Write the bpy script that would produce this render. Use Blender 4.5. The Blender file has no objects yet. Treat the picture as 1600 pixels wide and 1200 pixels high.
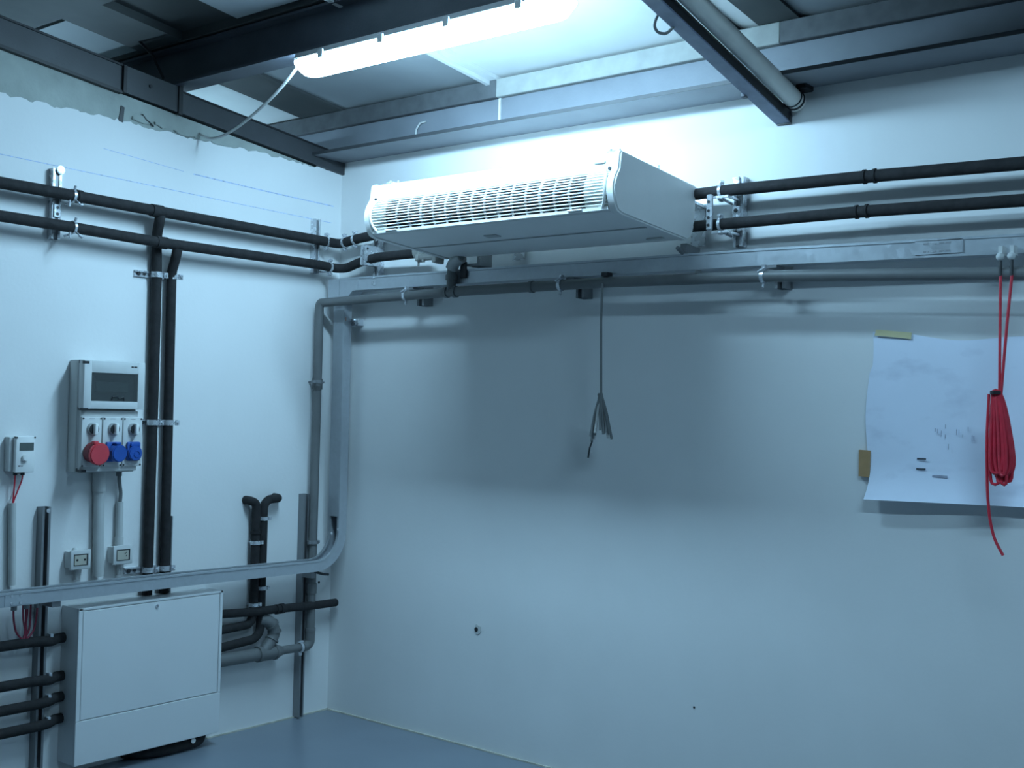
import bpy, bmesh, math, random
from mathutils import Vector as V, Matrix as M
random.seed(7)
C = bpy.context.scene.collection
SC = bpy.context.scene

# ------------------------------------------------------------------ camera, world, exposure
cd = bpy.data.cameras.new('camera')
cd.sensor_fit = 'HORIZONTAL'; cd.sensor_width = 36.0
cd.lens = 36.0 * 1834.6 / 1600.0
cd.clip_start = 0.05; cd.clip_end = 60
cam = bpy.data.objects.new('camera', cd); C.objects.link(cam)
YAW, PITCH, ROLL = math.radians(38.856), math.radians(1.168), math.radians(1.438)
fw = V((-math.sin(YAW)*math.cos(PITCH), math.cos(YAW)*math.cos(PITCH), math.sin(PITCH)))
rt = V((math.cos(YAW), math.sin(YAW), 0)); up = rt.cross(fw)
r2 = rt*math.cos(ROLL) + up*math.sin(ROLL); u2 = -rt*math.sin(ROLL) + up*math.cos(ROLL)
mw = M((r2, u2, -fw)).transposed().to_4x4(); mw.translation = V((4.200, -3.866, 1.4615))
cam.matrix_world = mw
SC.camera = cam

w = bpy.data.worlds.new('night_world'); SC.world = w; w.use_nodes = True
w.node_tree.nodes['Background'].inputs[0].default_value = (0.25, 0.5, 0.8, 1)
w.node_tree.nodes['Background'].inputs[1].default_value = 0.01
SC.view_settings.view_transform = 'Standard'; SC.view_settings.look = 'None'
SC.view_settings.gamma = 1.0; SC.view_settings.use_curve_mapping = False
SC.view_settings.exposure = 0.0
LAMP_COLOR = (0.435, 0.76, 1.03)
LAMP_POWER = 104.0          # the lit fitting in view
LAMP_POWER_REAR = 75.0     # the fitting further back in the hall
LAMP_POWER_NEXT = 120.0     # the fitting on the far side of the left wall

# ------------------------------------------------------------------ materials (procedural)
def lin(h):
    h = h.lstrip('#'); out = []
    for i in (0, 2, 4):
        c = int(h[i:i+2], 16)/255
        out.append(c/12.92 if c <= .04045 else ((c+.055)/1.055)**2.4)
    return tuple(out)

def mat(name, col, rough=.6, metal=0., var=.06, scale=18., bump=0., bscale=120., spec=.5, stretch=None):
    m = bpy.data.materials.new(name); m.use_nodes = True
    nt = m.node_tree; N = nt.nodes; L = nt.links
    b = N['Principled BSDF']
    b.inputs['Roughness'].default_value = rough; b.inputs['Metallic'].default_value = metal
    b.inputs['Specular IOR Level'].default_value = spec
    tc = N.new('ShaderNodeTexCoord')
    src = tc.outputs['Object']
    if stretch:
        mp = N.new('ShaderNodeMapping'); mp.inputs['Scale'].default_value = stretch
        L.new(src, mp.inputs['Vector']); src = mp.outputs['Vector']
    n = N.new('ShaderNodeTexNoise'); n.inputs['Scale'].default_value = scale; n.inputs['Detail'].default_value = 5
    L.new(src, n.inputs['Vector'])
    r = N.new('ShaderNodeValToRGB')
    r.color_ramp.elements[0].position = .3; r.color_ramp.elements[1].position = .7
    r.color_ramp.elements[0].color = tuple(max(0, c*(1-var)) for c in col)+(1,)
    r.color_ramp.elements[1].color = tuple(min(1, c*(1+var)) for c in col)+(1,)
    L.new(n.outputs['Fac'], r.inputs['Fac']); L.new(r.outputs['Color'], b.inputs['Base Color'])
    if bump:
        n2 = N.new('ShaderNodeTexNoise'); n2.inputs['Scale'].default_value = bscale; n2.inputs['Detail'].default_value = 4
        L.new(src, n2.inputs['Vector'])
        bp = N.new('ShaderNodeBump'); bp.inputs['Strength'].default_value = bump; bp.inputs['Distance'].default_value = .004
        L.new(n2.outputs['Fac'], bp.inputs['Height']); L.new(bp.outputs['Normal'], b.inputs['Normal'])
    return m

def galvanized(name, col, rough=.42):
    m = mat(name, col, rough, .55, .0)
    nt = m.node_tree; N = nt.nodes; L = nt.links; b = N['Principled BSDF']
    tc = N.new('ShaderNodeTexCoord'); vo = N.new('ShaderNodeTexVoronoi'); vo.inputs['Scale'].default_value = 60
    L.new(tc.outputs['Object'], vo.inputs['Vector'])
    mr = N.new('ShaderNodeMapRange'); mr.inputs['To Min'].default_value = rough-.08; mr.inputs['To Max'].default_value = rough+.1
    L.new(vo.outputs['Color'], mr.inputs['Value']); L.new(mr.outputs['Result'], b.inputs['Roughness'])
    hs = N.new('ShaderNodeMix'); hs.data_type = 'RGBA'
    hs.inputs['A'].default_value = tuple(c*.95 for c in col)+(1,); hs.inputs['B'].default_value = tuple(min(1, c*1.05) for c in col)+(1,)
    L.new(vo.outputs['Color'], hs.inputs['Factor']); L.new(hs.outputs['Result'], b.inputs['Base Color'])
    return m

def emitter(name, col, power):
    m = bpy.data.materials.new(name); m.use_nodes = True
    b = m.node_tree.nodes['Principled BSDF']
    b.inputs['Base Color'].default_value = (.8, .8, .8, 1)
    b.inputs['Emission Color'].default_value = (*col, 1); b.inputs['Emission Strength'].default_value = power
    return m

def smoked_glass(name):
    m = bpy.data.materials.new(name); m.use_nodes = True
    nt = m.node_tree; N = nt.nodes; L = nt.links
    b = N['Principled BSDF']; b.inputs['Base Color'].default_value = (.13, .14, .14, 1); b.inputs['Roughness'].default_value = .12
    t = N.new('ShaderNodeBsdfTransparent'); t.inputs[0].default_value = (.55, .6, .6, 1)
    mx = N.new('ShaderNodeMixShader'); mx.inputs[0].default_value = .38
    L.new(t.outputs[0], mx.inputs[1]); L.new(b.outputs[0], mx.inputs[2])
    L.new(mx.outputs[0], N['Material Output'].inputs['Surface'])
    return m

WALL = mat('white_wall_paint', (.78, .78, .77), .75, var=.025, scale=2.5, bump=.10, bscale=60)
RAW = mat('raw_plaster', (.36, .39, .36), .9, var=.14, scale=7, bump=.5, bscale=45)
FLOOR = mat('floor_paint', (.20, .235, .275), .34, var=.05, scale=3, bump=.05)
STEEL = mat('dark_painted_steel', (.055, .062, .078), .5, .0, var=.2, scale=6, bump=.1)
STEELG = mat('grey_painted_steel', (.044, .047, .052), .5, .0, var=.16, scale=6, bump=.12)
BEAMM = mat('primed_steel', (.20, .215, .24), .5, .0, var=.12, scale=5, bump=.12)
BLACKP = mat('black_paint', (.012, .012, .014), .5)
DECK = mat('roof_deck_sheet', (.035, .038, .038), .7, var=.2, scale=4)
BATTEN = mat('roof_batten_paint', (.055, .06, .06), .7, var=.15, scale=5)
PANW = mat('white_roof_panel', (.72, .72, .70), .6, var=.05, scale=3)
PANG = mat('grey_roof_panel', (.30, .32, .33), .6, var=.08, scale=3)
PANL = mat('light_roof_panel', (.66, .67, .66), .6, var=.06, scale=3)
FOAM = mat('black_foam', (.016, .015, .016), .85, var=.35, scale=30, bump=.5, bscale=70)
GALV = galvanized('galvanized_steel', (.50, .53, .56))
ZINC = galvanized('zinc_steel', (.62, .64, .67), .25)
STRUT = galvanized('strut_steel', (.26, .27, .28), .5)
PVC = mat('grey_pvc', (.145, .15, .15), .5, var=.06, scale=14)
PVCL = mat('light_grey_pvc', (.50, .51, .50), .5, var=.04, scale=14)
PLAST = mat('pale_grey_plastic', (.60, .61, .60), .45, var=.02)
PLASTD = mat('grey_plastic', (.40, .41, .41), .5, var=.03)
WHITE = mat('white_plastic', (.82, .82, .80), .38, var=.012)
CREAM = mat('cream_plastic', (.74, .74, .66), .45, var=.015)
CABW = mat('white_sheet_steel', (.74, .75, .75), .38, var=.015, scale=4)
DARK = mat('dark_plastic', (.02, .022, .025), .45)
LCD = mat('display_grey', (.10, .12, .115), .25)
TAN = mat('socket_insert', (.45, .43, .36), .5)
RED = mat('red_plastic', (.62, .055, .075), .42, var=.08)
REDC = mat('red_cable', (.60, .025, .05), .45, var=.12, scale=40)
REDD = mat('shaded_red_wire', (.26, .03, .06), .5)  # red darkened to paint in the shade under the lower tray
BLUE = mat('blue_plastic', (.018, .085, .36), .4, var=.06)
GREYC = mat('grey_cable', (.20, .21, .21), .55, var=.08)
WCABLE = mat('pale_cable', (.55, .55, .53), .5, var=.05)
TAPE = mat('yellow_tape', (.62, .55, .32), .55, var=.06)
TAPEB = mat('brown_tape', (.44, .27, .13), .5, var=.1)
CHALK = mat('blue_chalk', (.48, .56, .76), .95, var=.35, scale=60)
TUBEM = mat('pale_tube', (.68, .67, .62), .42, var=.04)
BRASS = mat('valve_metal', (.34, .34, .32), .35, .5)
DIRT = mat('caulk_stain', (.52, .50, .43), .8, var=.2, scale=20)
SMOKE = smoked_glass('smoked_window')
GLOW = emitter('lit_diffuser', LAMP_COLOR, LAMP_POWER)
GLOW3 = emitter('lit_diffuser_next', LAMP_COLOR, LAMP_POWER_NEXT)
GLOW2 = emitter('lit_diffuser_rear', LAMP_COLOR, LAMP_POWER_REAR)

def paper_material():
    m = mat('plan_paper', (.78, .84, .96), .7, var=.03, scale=3)
    nt = m.node_tree; N = nt.nodes; L = nt.links; b = N['Principled BSDF']
    ramp = b.inputs['Base Color'].links[0].from_socket
    tc = N.new('ShaderNodeTexCoord')
    n = N.new('ShaderNodeTexNoise'); n.inputs['Scale'].default_value = 7; n.inputs['Detail'].default_value = 8
    mp = N.new('ShaderNodeMapping'); mp.inputs['Scale'].default_value = (1, 1, 1.9)
    L.new(tc.outputs['Object'], mp.inputs['Vector']); L.new(mp.outputs['Vector'], n.inputs['Vector'])
    r = N.new('ShaderNodeValToRGB'); r.color_ramp.elements[0].position = .55; r.color_ramp.elements[1].position = .72
    r.color_ramp.elements[0].color = (0, 0, 0, 1); r.color_ramp.elements[1].color = (.30, .30, .30, 1)
    L.new(n.outputs['Fac'], r.inputs['Fac'])
    mx = N.new('ShaderNodeMix'); mx.data_type = 'RGBA'
    L.new(r.outputs['Color'], mx.inputs['Factor']); L.new(ramp, mx.inputs['A']); mx.inputs['B'].default_value = (.42, .46, .58, 1)
    L.new(mx.outputs['Result'], b.inputs['Base Color'])
    return m
PAPER = paper_material()

# ------------------------------------------------------------------ mesh helpers
class MB:
    def __init__(s): s.bm = bmesh.new()
    def box(s, a, b, bev=0, seg=1):
        x0, y0, z0 = (min(a[i], b[i]) for i in range(3)); x1, y1, z1 = (max(a[i], b[i]) for i in range(3))
        t = bmesh.new()
        bmesh.ops.create_cube(t, size=1)
        for v in t.verts: v.co = V((x0+(v.co.x+.5)*(x1-x0), y0+(v.co.y+.5)*(y1-y0), z0+(v.co.z+.5)*(z1-z0)))
        if bev: bmesh.ops.bevel(t, geom=t.edges[:], offset=min(bev, .45*min(x1-x0, y1-y0, z1-z0)), segments=seg, affect='EDGES', profile=.5)
        return s.add(t)
    def add(s, t, mtx=None):
        if mtx is not None: t.transform(mtx)
        me = bpy.data.meshes.new('tmp'); t.to_mesh(me); t.free()
        s.bm.from_mesh(me); bpy.data.meshes.remove(me); return s
    def cyl(s, p0, p1, r, r2=None, seg=14, bev=0):
        p0, p1 = V(p0), V(p1); d = p1-p0
        t = bmesh.new()
        bmesh.ops.create_cone(t, cap_ends=True, segments=seg, radius1=r, radius2=r if r2 is None else r2, depth=d.length)
        if bev: bmesh.ops.bevel(t, geom=[e for e in t.edges if len(e.link_faces) == 2 and any(len(f.verts) > 4 for f in e.link_faces)], offset=bev, segments=2, affect='EDGES')
        return s.add(t, M.Translation((p0+p1)/2) @ d.to_track_quat('Z', 'Y').to_matrix().to_4x4())
    def ball(s, c, r, seg=12):
        t = bmesh.new(); bmesh.ops.create_uvsphere(t, u_segments=seg, v_segments=seg//2, radius=r)
        return s.add(t, M.Translation(V(c)))
    def ring(s, c, axis, ri, ro, wd, seg=16):
        q = V(axis).to_track_quat('Z', 'Y').to_matrix(); c = V(c); bm = s.bm; rows = []
        for i in range(seg):
            a = 2*math.pi*i/seg; d = V((math.cos(a), math.sin(a), 0))
            rows.append([bm.verts.new(c+q @ (d*r+V((0, 0, h)))) for r, h in ((ri, -wd/2), (ro, -wd/2), (ro, wd/2), (ri, wd/2))])
        for i in range(seg):
            a, b = rows[i], rows[(i+1) % seg]
            for k in range(4): bm.faces.new((a[k], b[k], b[(k+1) % 4], a[(k+1) % 4]))
        return s
    def tube(s, pts, r, seg=12, fillet=0, closed=False, fs=5, sq=1.0):
        pts = [V(p) for p in pts]
        if fillet and len(pts) > 2:
            out = [pts[0]]
            for i in range(1, len(pts)-1):
                a, b, c = pts[i-1], pts[i], pts[i+1]
                d1, d2 = (a-b), (c-b); k = min(fillet, d1.length*.48, d2.length*.48)
                p, q = b+d1.normalized()*k, b+d2.normalized()*k
                for j in range(fs+1):
                    t = j/fs; out.append((1-t)**2*p+2*t*(1-t)*b+t*t*q)
            out.append(pts[-1]); pts = out
        bm = s.bm; n = len(pts); rings = []; pu = None
        for i in range(n):
            if closed: d = pts[(i+1) % n]-pts[i-1]
            else: d = pts[min(i+1, n-1)]-pts[max(i-1, 0)]
            d.normalize()
            if pu is None:
                ref = V((0, 0, 1)) if abs(d.z) < .9 else V((1, 0, 0)); pu = (ref-d*ref.dot(d)).normalized()
            else:
                pu = (pu-d*pu.dot(d)); pu = pu.normalized() if pu.length > 1e-6 else d.orthogonal().normalized()
            pv = d.cross(pu)
            rr = r(i/(n-1)) if callable(r) else r
            rings.append([bm.verts.new(pts[i]+pu*rr*math.cos(2*math.pi*k/seg)+pv*rr*sq*math.sin(2*math.pi*k/seg)) for k in range(seg)])
        m = n if closed else n-1
        for i in range(m):
            a, b = rings[i], rings[(i+1) % n]
            for k in range(seg): bm.faces.new((a[k], a[(k+1) % seg], b[(k+1) % seg], b[k]))
        if not closed:
            bm.faces.new(rings[0][::-1]); bm.faces.new(rings[-1])
        return s
    def prism(s, poly, axis, a, b, bev=0):
        """closed 2-D outline extruded along an axis (poly in the two other axes, in xyz order)"""
        t = bmesh.new()
        def P(u, v, h): return {'x': V((h, u, v)), 'y': V((u, h, v)), 'z': V((u, v, h))}[axis]
        A = [t.verts.new(P(u, v, a)) for u, v in poly]; B = [t.verts.new(P(u, v, b)) for u, v in poly]
        n = len(poly)
        t.faces.new(A); t.faces.new(B[::-1])
        for i in range(n): t.faces.new((A[i], B[i], B[(i+1) % n], A[(i+1) % n]))
        bmesh.ops.recalc_face_normals(t, faces=t.faces[:])
        if bev: bmesh.ops.bevel(t, geom=[e for e in t.edges if any(len(f.verts) == n for f in e.link_faces)], offset=bev, segments=2, affect='EDGES')
        return s.add(t)
    def sweep(s, prof, frames):
        """closed profile (u,v) swept through frames (origin, U, Vv)"""
        bm = s.bm; rows = [[bm.verts.new(V(o)+V(U)*u+V(W)*v) for u, v in prof] for o, U, W in frames]; n = len(prof)
        for a, b in zip(rows, rows[1:]):
            for k in range(n): bm.faces.new((a[k], a[(k+1) % n], b[(k+1) % n], b[k]))
        bm.faces.new(rows[0][::-1]); bm.faces.new(rows[-1])
        return s
    def mesh(s, name, m, smooth=35):
        bmesh.ops.recalc_face_normals(s.bm, faces=s.bm.faces[:])
        me = bpy.data.meshes.new(name); s.bm.to_mesh(me); s.bm.free()
        me.materials.append(m)
        if smooth:
            for p in me.polygons: p.use_smooth = True
            me.set_sharp_from_angle(angle=math.radians(smooth))
        return me
    def obj(s, name, m, parent=None, smooth=35, label=None):
        o = bpy.data.objects.new(name, s.mesh(name, m, smooth)); C.objects.link(o)
        if parent:
            o.parent = parent; o.matrix_parent_inverse = M.Identity(4)
            o.location = -ROOT.get(parent.name, V((0, 0, 0))) if parent.type == 'EMPTY' and not LOCAL.get(parent.name) else (0, 0, 0)
            if label: o['label'] = label
        return o

ROOT = {}; LOCAL = {}
def tag(o, label, cat, group=None, kind=None):
    o['label'] = label; o['category'] = cat
    if group: o['group'] = group
    if kind: o['kind'] = kind
    return o
def thing(name, label, cat, loc=(0, 0, 0), group=None, local=False):
    """Empty at the base of a thing. Parts are modelled in room coordinates unless local."""
    o = bpy.data.objects.new(name, None); C.objects.link(o); o.location = loc; o.empty_display_size = .05
    ROOT[o.name] = V(loc); LOCAL[o.name] = local
    return tag(o, label, cat, group)
def structure(o):
    o['kind'] = 'structure'; return o
def copy_part(o, parent, offset):
    c = o.copy(); C.objects.link(c); c.parent = parent; c.location = V(o.location)+V(offset); return c

SL = .11
def roof(y): return 2.84 - SL*y          # underside of the roof (y is negative towards the camera)

# ================================================================== SETTING
structure(MB().box((-3.2, -14.5, -.12), (7.2, .2, 0)).obj('floor', FLOOR))
wb = structure(MB().box((-3.2, 0, 0), (7.2, .2, 2.84)).obj('wall_back', WALL))
# left wall: masonry up to the rafter, with the white coat stopping at a ragged line
wl = structure(MB().prism([(0.2, 0), (-14.5, 0), (-14.5, 2.555+SL*14.5), (0, 2.555), (.2, 2.555)], 'x', -.2, -.004).obj('wall_left', RAW))
edge = []
y = 0.0
while y > -4.0:
    z = 2.577+.003*math.sin(y*9)+random.uniform(-.007, .007)
    edge.append((y, z)); y -= random.uniform(.008, .026)
edge += [(-4.0, 2.577), (-14.5, 2.577)]
MB().prism([(0, 0)]+edge+[(-14.5, 0)], 'x', -.004, 0).obj('paint_coat', WALL, wl, smooth=0, label='white paint coat with a ragged top edge')
structure(MB().box((7.0, -14.5, 0), (7.2, 0, 4.6)).obj('wall_right', WALL))
structure(MB().box((-3.2, -14.7, 0), (7.2, -14.5, 4.6)).obj('wall_front', WALL))
structure(MB().box((-3.4, -14.5, 0), (-3.2, .2, 4.6)).obj('wall_far_left', RAW))
# caulk along the floor joints and the corner crack
t1 = structure(MB().box((0, -.009, 0), (2.0, 0, .006)).obj('trim_1', DIRT))
t2 = structure(MB().box((0, -.7, 0), (.009, 0, .006)).obj('trim_2', DIRT))
# chalk lines, a hole and a raw plug on the walls
def strip(pts, th, axis, name, m, parent, label=None):
    b = MB()
    for p, q in zip(pts, pts[1:]):
        h = th/2
        if axis == 'x': b.prism([(p[0], p[1]-h), (q[0], q[1]-h), (q[0], q[1]+h), (p[0], p[1]+h)], 'x', 0.0, .0006)
        else: b.prism([(p[0], p[1]-h), (q[0], q[1]-h), (q[0], q[1]+h), (p[0], p[1]+h)], 'y', -.0006, 0.0)
    return b.obj(name, m, parent, 0, label)
strip([(-1.28, 2.452), (-.9, 2.426)], .002, 'x', 'chalk_line', CHALK, wl, 'faint blue chalk line')
strip([(-.85, 2.423), (-.45, 2.412), (-.05, 2.405)], .0045, 'x', 'chalk_line', CHALK, wl, 'blue chalk line')
strip([(-1.9, 2.355), (-1.2, 2.343), (-.6, 2.332), (-.06, 2.324)], .0028, 'x', 'chalk_line', CHALK, wl, 'blue chalk line')
hp = MB()
poly = [(0.932+.018*(1+.25*math.sin(k*2.3))*math.cos(k*math.pi/5), .509+.020*(1+.25*math.cos(k*1.7))*math.sin(k*math.pi/5)) for k in range(10)]
hp.prism(poly, 'y', -.003, 0)
h = hp.obj('filler_patch', mat('filler', (.55, .56, .55), .9), wb, label='pale filler patch round a drilled hole')
MB().cyl((.925, -.0045, .507), (.925, -.002, .507), .010, seg=10).obj('drilled_hole', DARK, wb)
MB().cyl((1.995, -.002, .365), (1.995, 0, .365), .004, seg=8).obj('drilled_hole', DARK, wb)
MB().cyl((.0, -.075, .612), (.002, -.075, .612), .006, seg=8).obj('drilled_hole', DARK, wl)
for yy, zz in ((-1.247, 1.063), (-1.243, .935)):
    MB().cyl((.0, yy, zz), (.002, yy, zz), .004, seg=8).obj('drilled_hole', DARK, wl)

# ---- roof deck, panels and battens
ceil = structure(MB().prism([(.2, roof(.2)+.035), (-14.7, roof(-14.7)+.035), (-14.7, roof(-14.7)+.09), (.2, roof(.2)+.09)], 'x', -3.2, 7.2).obj('ceiling', DECK))
def slab(name, m, x0, x1, y0, y1, lo, hi, bev=.003):
    t = MB().prism([(y0, roof(y0)+lo), (y1, roof(y1)+lo), (y1, roof(y1)+hi), (y0, roof(y0)+hi)], 'x', x0, x1)
    return t.obj(name, m, ceil, 0)
rows = [(-.855, -.05), (-1.36, -1.0), (-2.3, -1.85), (-3.2, -2.5)]
cols = [(-.62, -.21, PANW), (.08, .955, PANG), (1.035, 2.13, PANL), (2.165, 2.245, PANW), (2.40, 2.72, PANG), (3.3, 4.1, PANG), (4.3, 5.1, PANG), (5.3, 6.5, PANG)]
for r, (y0, y1) in enumerate(rows):
    for x0, x1, m in cols:
        if r == 1 and x0 == -.62: slab('roof_panel', PANG, -.56, -.13, y0+.04, y1+.02, .012, .035); continue
        if r == 1 and x0 == .08: slab('roof_panel', m, .46, 1.0, y0, y1, .012, .035); continue
        slab('roof_panel', m, x0, x1, y0, y1, .012, .035)
bat = [(-3.1, -.62), (-.21, .08), (.955, 1.035), (2.13, 2.165), (2.245, 2.40), (2.72, 3.3), (4.1, 4.3), (5.1, 5.3)]
for x0, x1 in bat:
    if x1 == 1.035: continue
    slab('roof_batten', BATTEN, x0, x1, -14.4, -.05, 0.0, .035)
slab('roof_rib', PANL, .955, 1.035, -14.4, -.05, -.004, .035)
slab('roof_rib', PANL, .975, .995, -14.4, -.09, -.022, -.004)
for y0, y1 in ((-.985, -.87), (-1.85, -1.36), (-2.5, -2.3)):
    slab('roof_batten', BATTEN, -3.1, 6.9, y0, y1, -.003, .0349)

# ================================================================== STEELWORK
# wall beam along the top of the back wall
bt = thing('steel_beam', 'long grey steel beam along the top of the back wall', 'beam', (0, 0, 2.62))
MB().box((-.9, -.205, 2.62), (6.9, 0, 2.633), .002).obj('lower_flange', BEAMM, bt)
MB().box((-.9, -.062, 2.633), (6.9, -.048, 2.77), .001).obj('web', BEAMM, bt)
MB().box((-.9, -.09, 2.77), (1.03, 0, 2.848), .003).obj('upper_flange', mat('fascia_shaded', (.085, .09, .095), .6, var=.2), bt, label='left length with shade painted in')  # falloff away from the lamp painted into the colour
MB().box((1.03, -.09, 2.77), (2.33, 0, 2.848), .003).obj('upper_flange', mat('fascia_lit', (.30, .31, .29), .6, var=.1), bt, label='middle length with lamplight painted in')  # paler colour stands in for lamplight on this stretch
MB().box((2.33, -.09, 2.77), (6.9, 0, 2.848), .003).obj('upper_flange', bpy.data.materials['fascia_shaded'], bt, label='right length with shade painted in')  # shade beyond the joist painted into the colour
MB().box((-.9, -.2085, 2.6195), (6.9, -.205, 2.6335)).obj('flange_edge', STEELG, bt)
MB().box((1.028, -.068, 2.633), (1.04, -.0621, 2.77)).obj('weld_seam', PANL, bt)
b = MB()
b.tube([(.55, -.069, 2.665), (.553, -.0695, 2.70), (.575, -.0695, 2.725), (.61, -.069, 2.728)], .004, 6)
b.box((.67, -.068, 2.640), (.71, -.0621, 2.646))
b.obj('paint_drip', mat('drip', (.6, .6, .58), .6), bt)

# sloping rafter on the left wall, two lengths with a lap
rf = thing('steel_rafter', 'sloping dark grey steel rafter resting on top of the left wall', 'rafter', (0, -.9, 2.66))
def raf(y0, y1, lo, hi, x0, x1): return MB().prism([(y0, 2.562-SL*y0+lo), (y1, 2.562-SL*y1+lo), (y1, 2.562-SL*y1+hi), (y0, 2.562-SL*y0+hi)], 'x', x0, x1)
raf(-1.0, .0, .0, .085, -.06, .018).obj('lower_length', STEELG, rf)
raf(-14.4, -1.0, .0, .098, -.06, .014).obj('upper_length', STEELG, rf)
raf(-14.4, -1.215, -.012, .0, -.06, .022).obj('bottom_flange', BLACKP, rf)
raf(-14.4, -1.215, .098, .106, -.06, .022).obj('top_flange', BLACKP, rf)
raf(-1.2, -.955, -.004, .103, .014, .024).obj('splice_plate', STEELG, rf)
raf(-.957, -.938, -.012, .108, .012, .034).obj('joint_strip', BLACKP, rf)
raf(-1.215, -1.2, -.006, .103, .012, .028).obj('joint_strip', BLACKP, rf)
raf(-.93, -.05, .085, .092, -.06, .024).obj('top_flange', BLACKP, rf)
MB().cyl((.024, -1.09, 2.74), (.031, -1.09, 2.74), .008, seg=6).obj('bolt', BLACKP, rf)
# broken plaster lumps under the rafter
rp = random.Random(11)
for k, (ya, yb, zc, hh) in enumerate([(-1.16, -1.06, 2.602, .018), (-1.05, -.99, 2.60, .014), (-.965, -.84, 2.585, .016), (-.86, -.76, 2.583, .011), (-.78, -.67, 2.578, .010)]):
    n = 9; poly = []
    for q in range(n):
        a = 2*math.pi*q/n; f_ = rp.uniform(.65, 1.15)
        poly.append(((ya+yb)/2+(yb-ya)/2*f_*math.cos(a), zc+hh*f_*math.sin(a)))
    MB().prism(poly, 'x', -.004, .004+.002*(k % 3), .002).obj('plaster_lump', RAW, wl)
MB().prism([(-1.215, 2.575), (-1.195, 2.572), (-1.19, 2.635), (-1.205, 2.64)], 'x', -.004, .0005).obj('plaster_gap', DARK, wl)
MB().tube([(.003, -1.11, 2.625), (.004, -1.09, 2.605), (.004, -1.075, 2.598), (.003, -1.055, 2.585)], .003, 6).obj('plaster_crack', DARK, wl)

# purlin carrying the lit lamp
PY = -.93
pu = thing('steel_purlin', 'dark steel purlin crossing the roof above the lit lamp', 'purlin', (0, PY, 2.77))
def pur(lo, hi, y0, y1, x0=-3.0, x1=6.9):
    return MB().box((x0, PY+y0, 2.772+lo), (x1, PY+y1, 2.772+hi))
pur(.01, .163, -.005, .005).obj('web', STEEL, pu)
pur(.0, .010, -.05, .05).obj('bottom_flange', STEEL, pu)
pur(.153, .163, -.05, .05).obj('top_flange', STEEL, pu)
MB().tube([(-.02, -1.0, 2.80), (-.06, -1.03, 2.90), (-.12, -1.06, 2.965)], .006, 8).obj('tie_wire', BLACKP, pu)

# sloping joist on the right with a pale tube fixed along it
def dirr(y): return 2.506+.211*(-.02-y)
jx = 2.284
jo = thing('steel_joist', 'dark sloping steel joist ending near the back wall, right of the fan coil', 'joist', (jx, -.12, 2.5))
def jpr(x0, x1, lo, hi, y0=-.985, y1=-.012): return MB().prism([(y0, dirr(y0)+lo), (y1, dirr(y1)+lo), (y1, dirr(y1)+hi), (y0, dirr(y0)+hi)], 'x', jx+x0, jx+x1)
jpr(0, .054, 0, .006).obj('lower_face', mat('joist_face_paint', (.16, .19, .27), .5, var=.15), jo, label='bluish grey underside')
jpr(.0, .054, .006, .045).obj('body', BLACKP, jo, label='side with its shade painted black')  # black stands in for shade on the side turned from the lamp
jpr(.003, .058, -.003, .044, -.014, -.004).obj('end_plate', STEELG, jo)
MB().box((jx-.012, -.262, dirr(-.25)-.006), (jx+.006, -.235, dirr(-.25)+.02), .003).obj('lug', STEEL, jo)
MB().box((jx+.01, -.965, dirr(-.93)+.045), (jx+.044, -.895, 2.7725), .002).obj('hanger_block', STEEL, jo)
tb = thing('round_tube', 'pale round tube clipped along the dark sloping joist', 'tube', (jx+.085, -.12, 2.56))
a = V((jx+.086, -.872, dirr(-.872)+.062)); bq = V((jx+.086, -.012, dirr(-.012)+.062)); dv = (bq-a).normalized()
MB().tube([a, bq-dv*.03], .033, 20).obj('tube_body', TUBEM, tb)
MB().tube([bq-dv*.03, bq-dv*.012, bq-dv*.003, bq], lambda t: .033*math.sqrt(max(.05, 1-(t*.97)**3)), 20).obj('end_cap', TUBEM, tb)
b = MB(); b.ring(bq-dv*.028, dv, .033, .037, .006, 20); b.ring(bq-dv*.05, dv, .033, .0365, .004, 20)
b.obj('end_ring', DARK, tb)
MB().box((jx+.10, -.07, dirr(-.05)+.09), (jx+.14, -.005, dirr(-.05)+.15), .004).obj('bracket', BLACKP, tb)
tag(MB().tube([(jx+.0, -.80, dirr(-.80)+.03), (jx-.02, -.80, dirr(-.80)+.004), (jx-.03, -.795, dirr(-.795)-.016), (jx-.028, -.775, dirr(-.775)-.027), (jx-.012, -.75, dirr(-.75)-.022), (jx+.01, -.74, dirr(-.74)+.004)], .005, 8, fillet=.012).obj('cable_loop', GREYC),
    'small grey cable loop hanging beside the dark sloping joist', 'cable')

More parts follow.
